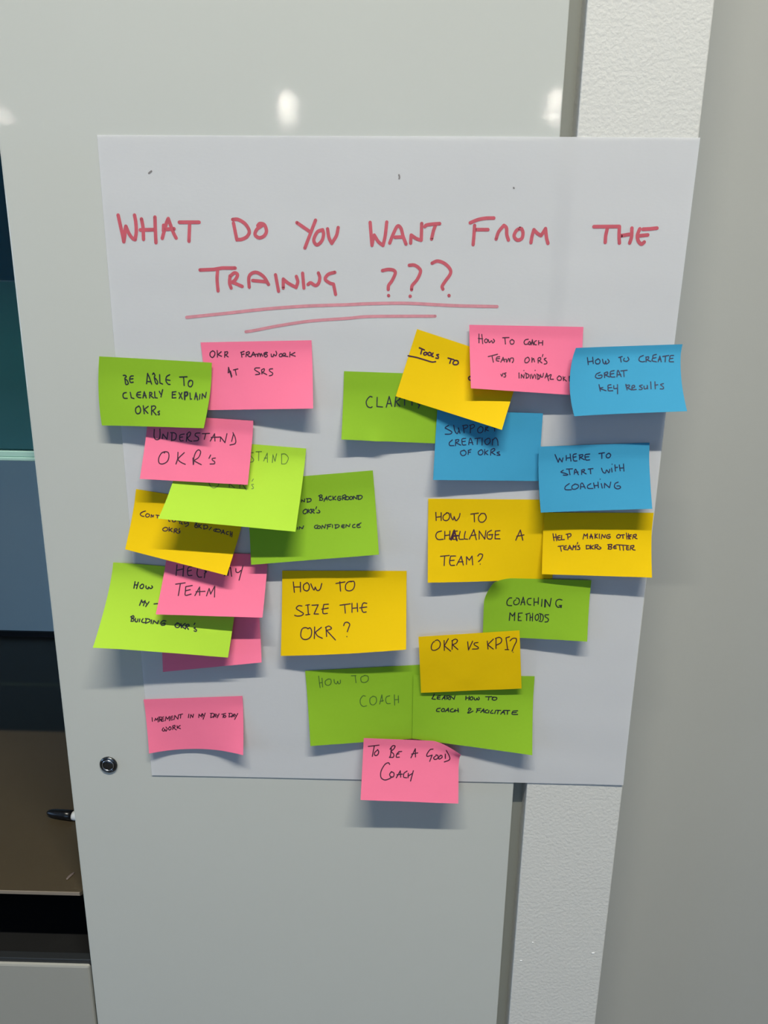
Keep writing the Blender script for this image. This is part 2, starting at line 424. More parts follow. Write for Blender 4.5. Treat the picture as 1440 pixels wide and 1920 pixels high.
def ink(name, sheet, strokes, width, m, parent, off=.00022):
    """pen strokes as thin ribbons lying on the sheet; width in photo pixels"""
    bm = bmesh.new(); g = (.5, .5); lay = 0
    for q, wf in strokes:
        lay += 1; oo = off + (lay % 7) * 4e-6
        pts = []
        for (x, y) in q:
            g = sheet.uv(x, y, g)
            if not (-.02 < g[0] < 1.02 and -.02 < g[1] < 1.02): g = (min(1, max(0, g[0])), min(1, max(0, g[1])))
            n = sheet.normal(*g); pts.append((sheet.P(*g) + n * oo, n))
        d0 = (pts[0][0] - C).length
        hw = width * wf * .5 * d0 / F * .98
        N = 10
        def cap(p, n):
            t = n.cross(Vector((0, 0, 1))).normalized(); b = n.cross(t)
            bm.faces.new([bm.verts.new(p + (t * math.cos(k * 2 * math.pi / N) + b * math.sin(k * 2 * math.pi / N)) * hw) for k in range(N)])
        prev = None
        for k, (p, n) in enumerate(pts):
            if k in (0, len(pts) - 1): cap(p, n)
            a = pts[k - 1][0] if k else p; b = pts[k + 1][0] if k < len(pts) - 1 else p
            t = (b - a)
            if t.length < 1e-9: continue
            t.normalize(); s_ = n.cross(t).normalized()
            # mitre
            if 0 < k < len(pts) - 1:
                t1 = (p - a).normalized(); t2 = (b - p).normalized()
                ca = max(-1, min(1, t1.dot(t2)))
                if ca < .6:
                    cap(p, n)
                    if prev:
                        s1 = n.cross(t1).normalized()
                        e = [bm.verts.new(p + s1 * hw), bm.verts.new(p - s1 * hw)]
                        bm.faces.new((prev[0], prev[1], e[1], e[0]))
                    s2 = n.cross(t2).normalized()
                    prev = [bm.verts.new(p + s2 * hw), bm.verts.new(p - s2 * hw)]
                    continue
            e = [bm.verts.new(p + s_ * hw), bm.verts.new(p - s_ * hw)]
            if prev: bm.faces.new((prev[0], prev[1], e[1], e[0]))
            prev = e
    for f in bm.faces:
        f.normal_update()
        if f.normal.y > 0: f.normal_flip()
    return from_bm(name, bm, m, parent)

# ---- the flipchart sheet
class Poster(Sheet):
    def lift(s, u, v):
        a = .0012 + .0006 * noise.noise(Vector((u * 2.2, v * 3.1, 4.))) + .00045 * noise.noise(Vector((u * 2.5, v * 18, 9.)))
        a += .0006 * max(0, u - .93) / .07 * (.5 + .5 * math.sin(v * 9)) + .0006 * max(0, v - .95) / .05
        return a
poster = Poster([(182, 253), (1313, 258), (1168, 1471), (285, 1453)], (1.1, 1.1, 1.1, 1.1), eb={'L': -1, 'R': -2})
pc_ = (poster.c[0] + poster.c[1]) / 2
pr = empty('flipchart_sheet', (0, 0, 0))
tag(pr, 'large white flipchart sheet with red marker heading, taped over grey door and column', 'poster')
poster.mesh('sheet', M['paper'], 110, 90, .0001, pr)
HA, HB, HC, HD_, HE, HF, HG = (200, 390, 5.538), (420, 390, 6.0), (670, 390, 7.579), (860, 390, 7.2), (1090, 400, 9.0), (360, 480, 4.966), (690, 470, 5.538)
head = parse("~120,75 145,190 170,300 178,350; ~178,350 188,290 192,230 200,190; ~200,190 235,270 270,315 295,328; ~295,328 308,250 303,150 290,75;"
  "~362,115 375,180 380,230 383,325; 350,228 490,225; ~502,95 505,200 512,360; ~578,315 595,250 620,160 640,110; ~640,110 665,180 695,260 722,312; 592,180 590,240; 600,222 700,216; 755,148 960,148; 862,160 855,345", HA)
head += parse("~98,130 160,130 240,180 285,260 260,320 200,352 145,355; 107,170 145,358; ~380,200 405,175 455,190 478,260 450,315 395,335 350,300 370,240 430,195; 820,165 960,262; 1030,138 910,450; ~1110,245 1050,270 1010,360 1045,415 1100,370 1120,300 1112,250; ~1165,235 1180,330 1212,398; ~1212,398 1265,310 1285,220", HB)
head += parse("~182,205 195,370 208,530; ~208,530 225,440 240,385; ~240,385 300,480 365,532; ~365,532 395,400 418,200; ~460,498 510,370 570,258 620,290 650,400 692,512; 535,415 640,412; 757,500 765,385; ~765,385 840,435 908,458; 908,458 915,220; ~960,265 985,242 1080,228 1170,222; ~1110,245 1080,330 1055,440", HC)
head += parse("~155,200 260,158 370,138 475,136; ~215,235 205,380 195,495; 230,292 395,292; ~505,418 540,320 610,235; ~610,235 645,270 650,360 672,432; ~825,275 775,310 748,380 790,432 850,412 868,340 850,285 825,275; ~975,468 990,380 1015,293; ~1015,293 1060,340 1110,373; ~1110,373 1140,330 1172,278; ~1172,278 1185,400 1205,478", HD_)
head += parse("210,225 640,222; ~440,245 410,380 402,490; ~642,225 636,380 642,503; 670,378 805,355; ~852,250 845,400 815,500; ~985,262 945,370 962,470 1015,518 1060,485; 1040,268 1160,262 1275,250; 985,378 1120,365", HE)
head += parse("75,130 200,125 280,112 402,112; ~238,140 234,220 243,325; ~355,185 350,250 365,298; ~355,190 395,157 425,175 400,225 370,245; ~375,245 410,258 468,283; ~533,290 530,200 560,160 610,155 670,195 713,265; 565,228 690,240; 778,175 806,328; 850,298 850,215; ~850,215 900,255 970,293; ~970,293 985,240 972,190; 1030,160 1042,298; ~1080,265 1105,250 1150,275 1180,250 1190,200 1177,158; ~1330,152 1270,170 1240,215 1280,250 1318,262; 1318,262 1337,358", HF)
head += parse("~150,207 210,195 265,203 283,235 250,310 215,360 210,403; ~428,152 480,150 528,180 545,220 510,300 460,360 452,405; ~665,130 720,108 790,130 848,185 855,240 800,320 770,370 778,400", HG)
head_small = parse("213,465 215,468; 437,472 439,474; 840,465 842,467", HG)
words = {}
for st_ in head + head_small:
    x = sum(p[0] for p in st_[0]) / len(st_[0]); y = sum(p[1] for p in st_[0]) / len(st_[0])
    if y < 480: k = sum(x > t for t in (410, 530, 660, 860, 1060))
    else: k = 6 + sum(x > t for t in (680, 750, 800))
    words.setdefault(k, []).append(st_)
for k, st_ in sorted(words.items()): ink('heading_word' if k < 7 else 'question_mark', poster, st_, 5.9, M['red'], pr)
u1 = parse("~350,595 360,594 428,587 497,579.5 571,574 650,571.3 690,569.5 762,568.6 852,573 932,574.8", (0, 0, 1))
u2 = parse("~461,622 480,619 521,611 581,602 650,597 690,593.5 762,592.8 816,592.8", (0, 0, 1))
ink('heading_underline', poster, u1, 5.4, M['redpale'], pr)
ink('heading_underline', poster, u2, 5.2, M['redpale'], pr)
for t_ in ("~279,325 282,323 284,321 280,324", "~748,328 749,332 748.5,335", "963,352 963.6,353"):
    ink('stain_mark', poster, parse(t_, (0, 0, 1)), 2.6, M['speck'], pr)

# ---- the sticky notes.  corners TL TR BR BL in photo pixels, lifts off the wall in mm
NOTES = [
 # key, material, corners, lifts, options, ink material, width, [(crop, strokes)], label
 ('pinkblank', 'pink', [(297, 1130), (483, 1122), (490.5, 1242), (305.5, 1260)], (2.6, 2.6, 17, 13), dict(), None, 0, [],
  'blank pink sticky note mostly hidden behind the green BUILDING OKR\'S note'),
 ('building', 'green_lit', [(214, 1053), (449, 1074), (427.5, 1233), (176, 1212.5)], (3, 3, 27, 42), dict(v0=.10, pw=1.6, side=(3, 0)), 'ink', 2.1,
  [((230, 1080, 9), "210,95 190,205;265,105 235,212;205,150 250,150;~325,140 295,170 300,205 335,205 355,170 345,140 325,138;~395,165 395,200 430,215 440,185 470,210 505,190 490,165;320,405 285,495;320,405 335,450 380,415 350,500;385,440 405,475;445,435 390,515;530,472 590,465;"
   "~135,690 180,670 190,700 155,715 190,730 180,760 140,765;155,685 145,765;~215,715 215,765 245,770 260,725;290,725 282,770;~345,720 320,765 345,785 375,785;400,725 385,790;~385,720 450,730 460,765 385,798;490,740 480,800;510,805 525,750 585,805 605,755;~730,760 680,755 645,790 660,830 710,825 710,795 675,800;"
   "~940,800 890,815 890,855 930,870 965,840 950,800 915,790;985,805 990,875;1055,800 995,850 1050,885;1075,830 1060,895;~1060,830 1110,815 1120,840 1075,855;1080,858 1110,900;1220,795 1205,820;~1225,870 1205,880 1245,910 1235,935 1205,925")],
  'lime green sticky note reading HOW, MY and BUILDING OKR\'S'),
 ('helpteam', 'pink', [(313, 1033), (502, 1040), (492, 1158), (292, 1152)], (5, 5, 30, 30), dict(v0=.15, pw=1.25), 'purple', 2.0,
  [((320, 1040, 9), "108,170 92,350;220,185 208,362;100,265 215,240;~365,200 300,215 285,290 300,350 360,350;290,275 350,262;~455,240 445,320 470,375 525,378;585,290 568,390;~575,270 605,285 570,320;975,220 960,345;970,350 985,230 1010,215 1030,365;~1100,235 1105,290 1145,300 1185,265;1220,190 1155,430;905,352 915,352;"
   "85,498 245,475;165,490 130,690;~255,540 250,610 250,685 345,665;255,540 365,520;250,610 330,590;410,690 490,545 490,685;430,625 580,618;605,695 650,570 675,665 745,530 740,715")],
  'pink sticky note reading HELP MY TEAM'),
 ('contribute', 'yellow', [(255, 917), (462, 950), (425, 1079), (234.5, 1030)], (3, 3, 30, 18), dict(v0=.2, pw=1.5), 'purple', 1.8,
  [((250, 940, 7.2), "~165,130 120,145 95,170 110,195 145,203;~185,165 165,190 185,213 215,200 215,175 185,165;240,215 245,180 265,210 275,185;305,185 350,190;325,190 325,225;475,235 480,268 495,268;~525,240 530,270 548,276 570,265 570,245;600,262 640,268;625,265 625,300;~655,280 645,300 665,307;~690,280 700,305 740,285 740,320 705,340;"
   "~835,310 830,345 860,355 865,325 835,320 860,300 840,290;885,305 880,355;920,310 885,335 920,365;955,325 950,375;~940,320 995,325 1000,360 950,375;1055,350 1025,385;~1125,370 1090,380 1090,400 1125,410;~1150,375 1115,385 1115,405 1160,415 1180,395 1155,375;1185,435 1215,385 1230,440;1195,420 1225,420;~1285,410 1260,415 1255,440 1280,450;1310,405 1308,470;1335,415 1330,480;1310,440 1332,445;"
   "~430,350 400,370 405,395 440,400 465,380 455,355 430,350;485,350 482,405;525,365 490,385 525,410;555,375 550,425;~555,375 585,372 590,390 560,400;565,402 595,430;625,368 615,385;~635,400 615,405 630,420 605,432")],
  'tilted amber sticky note ending COACH OKR\'S, under the large lime note'),
 ('background', 'green', [(460, 902), (699, 882), (710.5, 1040), (471, 1059)], (3, 3, 24, 17), dict(v0=.2, pw=1.5), 'ink', 1.9,
  [((550, 910, 9.6), "150,300 150,260 200,295 205,245;255,245 250,305;~235,240 310,240 315,280 250,305;475,185 480,265;~455,190 500,170 520,195 490,215 530,235 520,265 470,268;550,285 600,200 610,265;560,245 610,240;~680,195 640,205 630,240 660,265 690,258;710,195 715,260;765,195 715,235 765,260;~855,200 815,200 795,245 820,270 855,255 850,230 820,235;885,260 885,195;~885,190 930,170 945,200 895,225;895,225 940,260;~965,200 940,230 965,260 1000,245 1000,210 965,200;~1035,200 1010,225 1030,255 1060,240 1065,210 1035,200;1080,250 1085,195 1140,245 1150,185;1175,190 1165,250;~1140,185 1215,180 1240,210 1210,245 1165,252;"
   "~215,430 180,460 180,500 215,510 245,480 245,435 215,430;270,430 260,500;320,425 270,465 315,500;330,440 325,500;~325,440 360,430 375,450 335,470;335,470 380,500;420,385 405,425;~455,445 480,475 455,495 420,490;"
   "75,755 72,790;105,790 110,745 165,780 185,730;~440,715 395,725 380,755 405,775 440,770;~455,730 430,755 455,778 485,760 485,735 455,730;510,780 520,720 565,770 580,705;620,720 612,785;600,715 680,700;620,745 665,738;705,710 705,760;765,715 755,775;~745,710 810,710 825,740 760,775;~920,710 880,715 870,750 905,765 920,760;875,740 915,735;945,755 950,705 1005,745 1020,695;~1110,700 1075,715 1065,745 1085,760 1115,755;~1190,695 1150,705 1145,745 1170,760 1210,750;1150,725 1190,715;1185,695 1220,675")],
  'green sticky note reading BACKGROUND, OKR\'S and CONFIDENCE'),
 ('stand', 'green_lit', [(340, 822), (574, 841), (554, 997), (296.5, 972.5)], (4, 4, 40, 44), dict(v0=.12, pw=1.35, eb={'L': 3}), 'faint', 1.4,
  [((380, 840, 8), "~760,70 715,75 715,110 765,170 750,205 705,212;800,55 885,52;842,58 840,190;915,195 970,75 972,215;925,150 970,150;1045,220 1055,100 1085,200 1110,85;1185,85 1185,240;~1185,90 1240,90 1285,150 1250,230 1190,240;760,465 740,500;~765,545 735,550 760,590 755,610 735,612;~170,440 110,480 100,545 150,595 200,590 240,550 230,470 170,440;557,480 557,605;~557,480 610,480 620,530 560,555;600,550 655,630;400,470 400,590;470,470 400,530 480,600")],
  'large brightly lit green sticky note with faint writing ending STAND'),
 ('understand', 'pink', [(277, 776), (475, 789), (464.5, 909), (262, 898)], (6.5, 7.5, 23, 23), dict(v0=.2, pw=1.2), 'purple', 1.9,
  [((280, 790, 8), "~75,120 72,230 100,272 145,265 160,210 160,115;195,260 205,190 265,270 280,165;340,175 335,285;~320,170 380,175 405,210 390,270 330,290;~525,190 465,205 455,240 465,290 510,290;460,240 500,235;555,300 570,190;~560,195 600,160 620,180 600,225 560,250;~570,250 600,290 640,300;~760,175 700,180 690,215 735,245 730,285 665,295;795,185 905,180;845,190 825,270;915,295 980,185 985,295;930,240 1060,235;1065,300 1070,235 1135,320 1165,185;1260,200 1235,300;~1255,170 1290,250 1290,330 1210,355;"
   "~230,455 180,480 140,560 150,625 205,638 270,600 295,530 285,470 240,455 225,475;~430,465 425,560 400,640;~525,470 435,560 470,610 540,645;~665,640 670,540 700,460 740,428 770,460 740,540 665,590;665,590 780,650;655,550 660,650;920,505 895,555;~990,550 945,560 950,585 980,605 975,635 912,640")],
  'pink sticky note reading UNDERSTAND OKR\'S'),
 ('framework', 'pink', [(376, 642), (584, 638), (587, 766), (390, 769)], (3, 3, 21, 9), dict(v0=.12, pw=1.4), 'purple', 1.9,
  [((380, 640, 7.2), "~135,128 105,150 100,190 130,218 160,190 165,150 140,128;197,125 200,210;250,140 205,180 255,200;300,140 297,215;~300,145 335,140 335,165 305,185;310,185 345,210;520,145 530,212;515,150 560,135;525,178 560,170;585,205 590,150;~590,150 625,140 630,165 595,180;~600,180 630,205 655,205;655,205 685,145 715,205;665,185 740,172;~740,172 745,205 755,165 770,170 780,205 790,165 810,200;~860,145 830,160 830,190 850,212 875,195 860,175 830,178 875,150;"
   "~925,170 930,205 955,200 960,175 985,195 1000,165 990,135;~1060,165 1035,180 1040,205 1065,205 1075,180 1060,165;~1085,200 1085,170 1110,160 1120,180 1095,195 1150,205;1180,145 1175,210;1245,150 1190,180 1250,200;345,425 350,350 390,485;345,425 375,400 395,470;415,385 475,372;440,385 455,455;~770,358 715,360 705,385 760,420 770,440 715,450;800,440 795,390;~795,385 830,370 830,400 800,420;~805,420 840,435 865,450;~945,370 905,375 905,400 945,430 935,455 900,465")],
  'pink sticky note reading OKR FRAMEWORK AT SRS'),
 ('explain', 'green', [(188, 668), (397, 680), (382, 803), (193, 797)], (5.5, 8, 26, 11), dict(v0=.25, pw=1.4, side=(3, 0), eb={'L': -3, 'R': 1}), 'ink', 2.2,
  [((220, 690, 8), "~90,110 120,110 135,130 115,150 120,200 130,245 165,235 150,190 120,165;~240,118 200,125 185,170 200,215 240,212;195,165 235,160;440,235 455,80 485,150 515,240;445,200 495,205;~530,95 545,75 565,110 555,140 575,220 600,240 605,205 580,165 555,140;635,100 640,225 680,240;~785,100 740,130 730,190 760,240 790,245;740,175 790,185;935,135 1045,130;995,140 1003,262;~1090,190 1065,220 1070,270 1105,280 1130,240 1125,195 1090,185 1070,200;"
   "~135,368 100,375 85,410 100,450 150,455;195,365 210,445 250,458;~350,358 305,370 290,410 315,440 355,445;300,402 345,400;385,450 405,355 435,450;390,415 430,415;485,450 485,365;~485,365 515,370 515,395 490,410;495,410 545,450;560,355 565,445 600,450;630,350 650,390;680,325 655,435;825,360 825,450;825,360 880,355;825,400 870,398;825,450 880,445;925,370 975,465;970,370 930,455;!1010,365 1012,470;~!1010,365 1050,365 1050,405 1015,425;1090,375 1095,465 1115,465;1160,470 1180,370 1205,480;1165,430 1200,430;1240,395 1230,470;1270,460 1275,385 1320,445 1335,365;"
   "~315,575 280,600 275,650 300,685 340,670 350,620 330,575 315,572;390,565 405,685;465,575 405,620 460,680;515,570 515,700;~515,575 560,570 575,600 530,640;530,640 585,705;~635,645 610,660 630,680 630,700 610,700")],
  'green sticky note reading BE ABLE TO CLEARLY EXPLAIN OKRS'),
 ('clarity', 'green', [(645, 696), (850, 703), (850, 833), (640, 824)], (3, 3, 5, 16), dict(v0=.25, pw=1.5, folds=[(.3, 1, .22, 3, 0, 0)]), 'ink', 2.1,
  [((670, 730, 9), "~250,130 215,120 170,165 150,220 170,285 220,308 250,295;335,135 330,290 425,298;488,300 538,120 580,285;505,240 570,240;650,125 632,290;~650,130 700,120 715,160 650,210;655,210 715,285;797,120 797,268;922,180 922,268;885,175 960,178;1065,230 1030,315;1010,215 1040,265")],
  'green sticky note reading CLARITY'),
 ('support', 'blue', [(820, 769), (1018, 775), (1010, 902), (812, 900)], (7, 6, 9, 16), dict(v0=.3, pw=1.3), 'inkblue', 1.9,
  [((820, 780, 10.286), "~215,180 150,225 200,255 280,305 250,345 150,350;~315,180 335,280 380,340 410,290;405,230 435,330;500,190 515,325;~485,185 570,175 580,215 505,250;640,175 635,325;~620,180 700,165 710,210 645,250;~830,200 780,250 785,310 830,325 875,290 875,225 830,200;930,215 920,300;925,260 985,285;~930,215 975,215 930,260;1105,220 1105,290;1060,215 1150,230;"
   "~290,460 235,510 240,565 320,570;355,460 350,570;~350,460 410,455 405,490 350,515;360,515 450,560;~545,430 480,440 475,500 490,555 550,555;480,495 540,485;~605,550 615,480 640,430 685,550;610,515 680,510;725,435 830,425;775,435 768,545;862,425 862,560;~975,430 920,470 925,530 970,550 1015,500 1010,440 975,430;1060,560 1065,450;~1065,470 1120,420 1160,470 1170,565;"
   "~520,660 455,680 450,730 490,765 545,740 550,690 510,655;600,660 595,740;595,665 650,645;595,700 640,695;~840,650 790,690 800,740 850,745 880,700 860,655 840,650;912,645 912,745;975,665 915,705 975,745;1035,650 1025,755;~1035,650 1090,625 1105,660 1040,700;1045,700 1115,745;~1195,690 1150,705 1195,735 1205,755 1150,755")],
  'blue sticky note reading SUPPORT CREATION OF OKRS'),
 ('tools', 'yellow', [(782, 617), (982, 683), (941, 806), (742, 743)], (3, 4, 26, 11), dict(v0=.25, pw=1.3, bow=-2), 'purple', 2.6,
  [((750, 640, 9.6), "350,115 440,155;395,140 375,225;~455,195 425,215 440,245 475,235 485,205 455,195;~530,195 500,220 515,250 550,250 560,215 530,195;~595,210 570,260 600,275;~695,235 660,245 690,275 685,305 645,300;865,300 970,330;920,320 895,395;~985,345 955,380 965,415 1020,418 1050,390 1035,350 985,340;~145,260 300,290 450,335 570,370 640,365;~1265,630 1235,650 1240,685 1265,700")],
  'tilted yellow sticky note with TOOLS underlined, then TO'),
 ('coachteam', 'pink', [(880, 609), (1094, 613), (1090, 742), (883, 728)], (6, 6, 15, 22), dict(v0=.15, pw=1.2), 'purple', 1.8,
  [((880, 620, 7.2), "130,45 130,165;168,50 180,175;120,105 180,110;~225,110 205,130 215,160 240,155 245,125 225,110;~255,120 270,160 300,135 315,165 340,140 325,115;450,95 535,92;480,95 487,180;~575,120 550,140 560,180 595,175 603,140 575,118;~795,115 755,125 738,160 755,185 790,180;~815,145 795,165 810,190 830,170 815,145;835,190 850,120 865,190;820,170 870,165;~905,135 880,150 880,185 905,190;935,135 935,190;990,135 988,195;935,165 990,162;"
   "255,350 380,318;305,340 325,425;~410,350 370,360 365,400 400,412;370,380 410,375;425,425 455,360 475,420;435,400 490,385;~500,385 505,425 530,375 545,420 555,375 590,370 595,405 580,430;~785,360 755,380 750,425 780,432 810,400 800,365 785,358;845,365 845,425;~845,410 865,375 880,420;~930,435 928,375 960,365 960,395 930,405;940,405 980,435;993,322 985,350;~1035,370 1010,385 1045,420 1040,445 1010,450;"
   "425,590 440,615 455,575;~495,570 470,580 490,600 485,625 465,625;670,570 672,640;700,640 702,590 735,640 740,590;765,575 770,640;~755,570 800,595 795,630 765,642;822,595 825,645;840,590 855,645 880,590;895,600 897,645;925,590 925,655;~910,585 950,610 945,645 920,655;~960,590 970,625 990,620 1000,575;1020,640 1045,575 1070,675;1030,620 1075,610;~1080,600 1105,595 1090,650 1135,655;735,537 736,538;888,535 889,536;~1210,610 1185,640 1200,668 1235,665 1240,630 1210,608;1265,620 1270,675;~1265,650 1290,625;1275,650 1310,680;!1350,620 1355,680")],
  'pink sticky note reading HOW TO COACH TEAM OKR\'S VS INDIVIDUAL'),
 ('challenge', 'yellow', [(803, 935), (1040, 937), (1036, 1085), (802, 1092.5)], (3, 3, 4, 15), dict(v0=.2, pw=1.4, bow=2), 'purple', 2.0,
  [((810, 950, 7.579), "55,80 60,195;130,85 130,195;60,150 130,140;~215,85 160,130 165,185 215,195 250,150 240,95 205,85;~265,95 275,150 300,185 315,140;~315,140 330,185 350,195 385,150 398,95;550,105 660,90;600,100 603,215;~700,95 660,150 675,210 730,215 770,160 750,100 700,95;~135,345 75,365 55,420 85,465 160,462;182,350 180,460;255,345 250,460;182,410 252,400;!265,465 315,335 355,480;!275,470 320,345 350,470;!285,420 370,410;300,350 300,465;300,350 360,345;300,465 345,460;"
   "~400,350 385,420 390,460 450,462;~475,350 460,420 465,455 505,462;530,460 595,325 630,470;555,410 625,400;670,460 670,345 750,460 765,340;~845,335 790,370 785,440 820,460 850,445 855,395;805,400 865,395;900,345 895,455 965,455;900,345 965,340;895,400 950,395;1190,475 1255,330 1290,475;1205,420 1305,400;120,705 245,692;180,700 172,835;~265,700 250,780 265,830 320,832;265,700 335,700;262,765 315,760;350,830 415,705 445,830;370,785 440,780;490,820 490,710 530,760 570,700 578,825;~650,700 680,670 720,685 700,740 660,780;683,815 684,816")],
  'large yellow sticky note reading HOW TO CHALLANGE A TEAM?'),
 ('making', 'yellow', [(1021, 961), (1225.7, 961.5), (1222.5, 1083), (1016, 1076.5)], (6, 3, 20, 16), dict(v0=.25, pw=1.4), 'purple', 1.9,
  [((1025, 990, 8), "95,85 110,190;135,90 150,190;100,140 150,135;~200,110 170,120 165,150 175,178 205,178;168,145 200,140;225,110 220,175 265,172;310,90 320,165;~290,95 355,85 360,120 315,140;545,165 560,90 585,120 610,85 612,155;650,155 665,90 690,160;645,130 690,130;725,85 725,155;760,90 725,120 760,150;790,90 790,155;820,160 830,95 865,145 880,100;~950,95 910,105 895,140 925,155 950,145 950,125 920,128;~1075,95 1050,120 1060,150 1095,145 1105,110 1075,95;1115,105 1165,100;1140,105 1145,155;1195,75 1205,165;1225,85 1230,165;1200,125 1230,120;~1270,100 1240,110 1235,145 1255,165;1240,130 1265,125;1290,160 1300,105;~1295,105 1340,95 1340,120 1305,130;~1315,132 1330,150 1355,160;"
   "170,275 250,265;205,272 220,348;~295,265 260,280 262,320 300,325;262,300 290,295;315,330 345,260 375,325;325,305 370,300;390,325 400,260 415,290 440,260 435,325;465,215 458,240;~490,260 465,270 495,295 490,320 455,322;595,265 595,310;~590,262 640,265 645,300 595,315;660,255 658,315;700,262 660,290 700,315;725,255 722,315;~722,255 765,250 765,275 728,285;735,287 770,315;~790,280 815,300 790,318 775,312;930,250 925,315;~915,250 975,245 965,275 930,280 975,290 965,315 920,312;~1040,255 1005,275 1010,305 1045,305;1005,285 1040,282;1050,250 1210,262;1090,258 1100,330;1145,262 1152,335;~1230,265 1200,280 1200,325 1230,325;1200,300 1228,298;1250,328 1262,270;~1255,270 1305,262 1300,290 1265,300;~1275,300 1295,325 1325,330")],
  'yellow sticky note reading HELP MAKING OTHER TEAM\'S OKRS BETTER'),
 ('wherestart', 'blue', [(1010, 837), (1218, 830), (1223, 954), (1013.5, 960.4)], (11, 6, 22, 21), dict(v0=.2, pw=1.3, side=(2, 0), eb={'L': -1}), 'inkblue', 1.9,
  [((1030, 840, 9), "95,110 150,240 170,170 215,235 230,165;285,125 285,205;350,100 365,220;285,170 355,160;~455,95 405,110 400,160 415,215 465,215;402,155 450,145;510,195 510,115;~500,120 560,110 560,140 515,155;520,158 590,195;~680,100 610,110 600,150 620,200 680,198;605,150 665,145;835,92 930,78;885,90 885,175;~995,90 960,120 970,160 1010,160 1035,120 1010,88 990,90;"
   "~235,375 195,405 260,425 310,445 290,458 235,455;290,355 390,350;330,355 348,450;~420,440 425,385 445,360 490,450;425,410 485,405;545,445 545,375;~540,375 585,360 590,385 550,400;560,402 620,435;655,355 735,345;690,352 698,435;~880,340 905,405 945,420 965,370 1005,415 1020,360;1050,340 1058,405;1057,272 1058,273;1105,285 1115,390;1110,330 1150,325;1180,285 1195,385;1250,270 1258,390;1185,340 1255,335;"
   "~335,600 270,650 270,700 370,703;~430,610 385,640 385,685 430,695 485,665 485,625 430,605;~525,690 530,610 560,595 605,680;530,655 590,650;~700,600 645,635 655,680 735,682;745,590 765,675;820,575 828,670;755,635 825,630;875,600 893,675;857,525 858,526;930,670 930,595 1015,670 1035,575;~1160,575 1110,600 1100,660 1150,690 1200,670 1185,640 1140,640")],
  'blue sticky note reading WHERE TO START WITH COACHING'),
 ('keyresults', 'blue', [(1077, 652), (1280, 645.4), (1288.5, 771), (1074, 779)], (11, 5, 32, 29), dict(v0=.12, pw=1.1, side=(7, 0), eb={'L': -5.5, 'R': -3}), 'inkblue', 1.9,
  [((1090, 650, 7.579), "85,155 98,255;160,150 168,240;90,215 165,205;~235,175 200,200 210,240 250,240 265,205 245,175 230,175;~300,180 310,225 335,245 345,205 355,245 395,215 375,180;530,155 580,140;555,150 565,218;~610,165 600,195 640,210 675,185 660,150;~880,125 830,150 820,195 860,215 900,210;920,215 918,150;~915,150 955,145 950,175 920,185;925,185 985,210;~1065,110 1020,125 1015,160 1005,200 1065,215;1020,165 1060,155;1090,215 1115,135 1135,215;1095,185 1130,180;1155,140 1240,125;1195,135 1190,215;~1310,125 1265,130 1255,170 1250,210 1310,215;1260,170 1300,165;"
   "~265,365 215,390 200,430 235,450 285,440 290,405 240,410;330,440 325,375;~325,375 370,360 370,390 330,400;335,402 400,430;~465,340 415,355 410,400 425,430 475,430;412,390 460,380;~505,430 510,360 525,340 565,425;510,400 560,395;560,345 650,335;600,345 607,425;250,540 270,632;~305,580 265,595 350,625;~420,540 380,550 380,590 385,625 445,625;380,585 430,580;~460,555 465,595 510,590;512,540 515,670;"
   "632,535 650,615;~632,555 680,545 680,570 645,585;655,585 715,615;~715,590 755,575 750,550 720,560 725,610 780,608;~865,545 825,560 865,590 850,610 820,608;~890,560 895,600 930,590 940,560;935,550 942,600;985,500 990,600;1045,500 1050,600;1045,550 1085,540;~1165,525 1125,540 1165,575 1160,600 1120,600")],
  'blue sticky note reading HOW TO CREATE GREAT KEY RESULTS'),
 ('size', 'yellow', [(529, 1070), (762.5, 1070.5), (761.5, 1218), (526.5, 1230)], (3, 3, 26, 15), dict(v0=.08, pw=1.5, bow=3), 'purple', 2.1,
  [((540, 1080, 9), "90,100 108,275;210,105 212,265;100,185 212,182;~315,115 265,150 265,220 310,250 350,230 360,160 330,115 310,115;~385,130 410,190 440,235 460,185;~460,185 480,230 510,245 545,215 570,125;810,125 960,98;875,95 888,255;~1060,95 1110,90 1125,150 1095,225 1030,250 975,225 975,150 1015,100 1070,88;~235,505 180,500 140,545 200,590 260,630 230,665 160,675 112,662;300,492 362,482;335,490 345,650;300,655 368,645;~405,492 460,490 510,485;510,485 440,640 515,640;~605,480 590,560 595,630 665,630;605,480 682,475;570,560 680,540;"
   "878,492 1050,468;955,482 968,625;1080,460 1080,612;1168,460 1175,600;1080,545 1172,535;~1330,460 1275,455 1250,500 1245,560 1270,610 1320,605;1210,538 1330,522;~335,890 375,875 400,930 385,1020 320,1068 250,1060 215,1000 235,900 290,870 340,885;450,860 445,1055;565,865 460,950;~460,950 500,1010 580,1050;640,860 652,1020;~632,870 690,845 735,880 700,905 650,915;655,920 800,1078;~940,835 960,790 1005,780 1042,815 1025,870 1000,940;993,1022 994,1023")],
  'large yellow sticky note reading HOW TO SIZE THE OKR?'),
 ('methods', 'green', [(909, 1083), (1109, 1088), (1101, 1203), (905, 1192)], (10.5, 6.3, 17, 9.5), dict(v0=.2, pw=1.4, folds=[(0, 0, .42, 9, 10, -3)]), 'ink', 1.9,
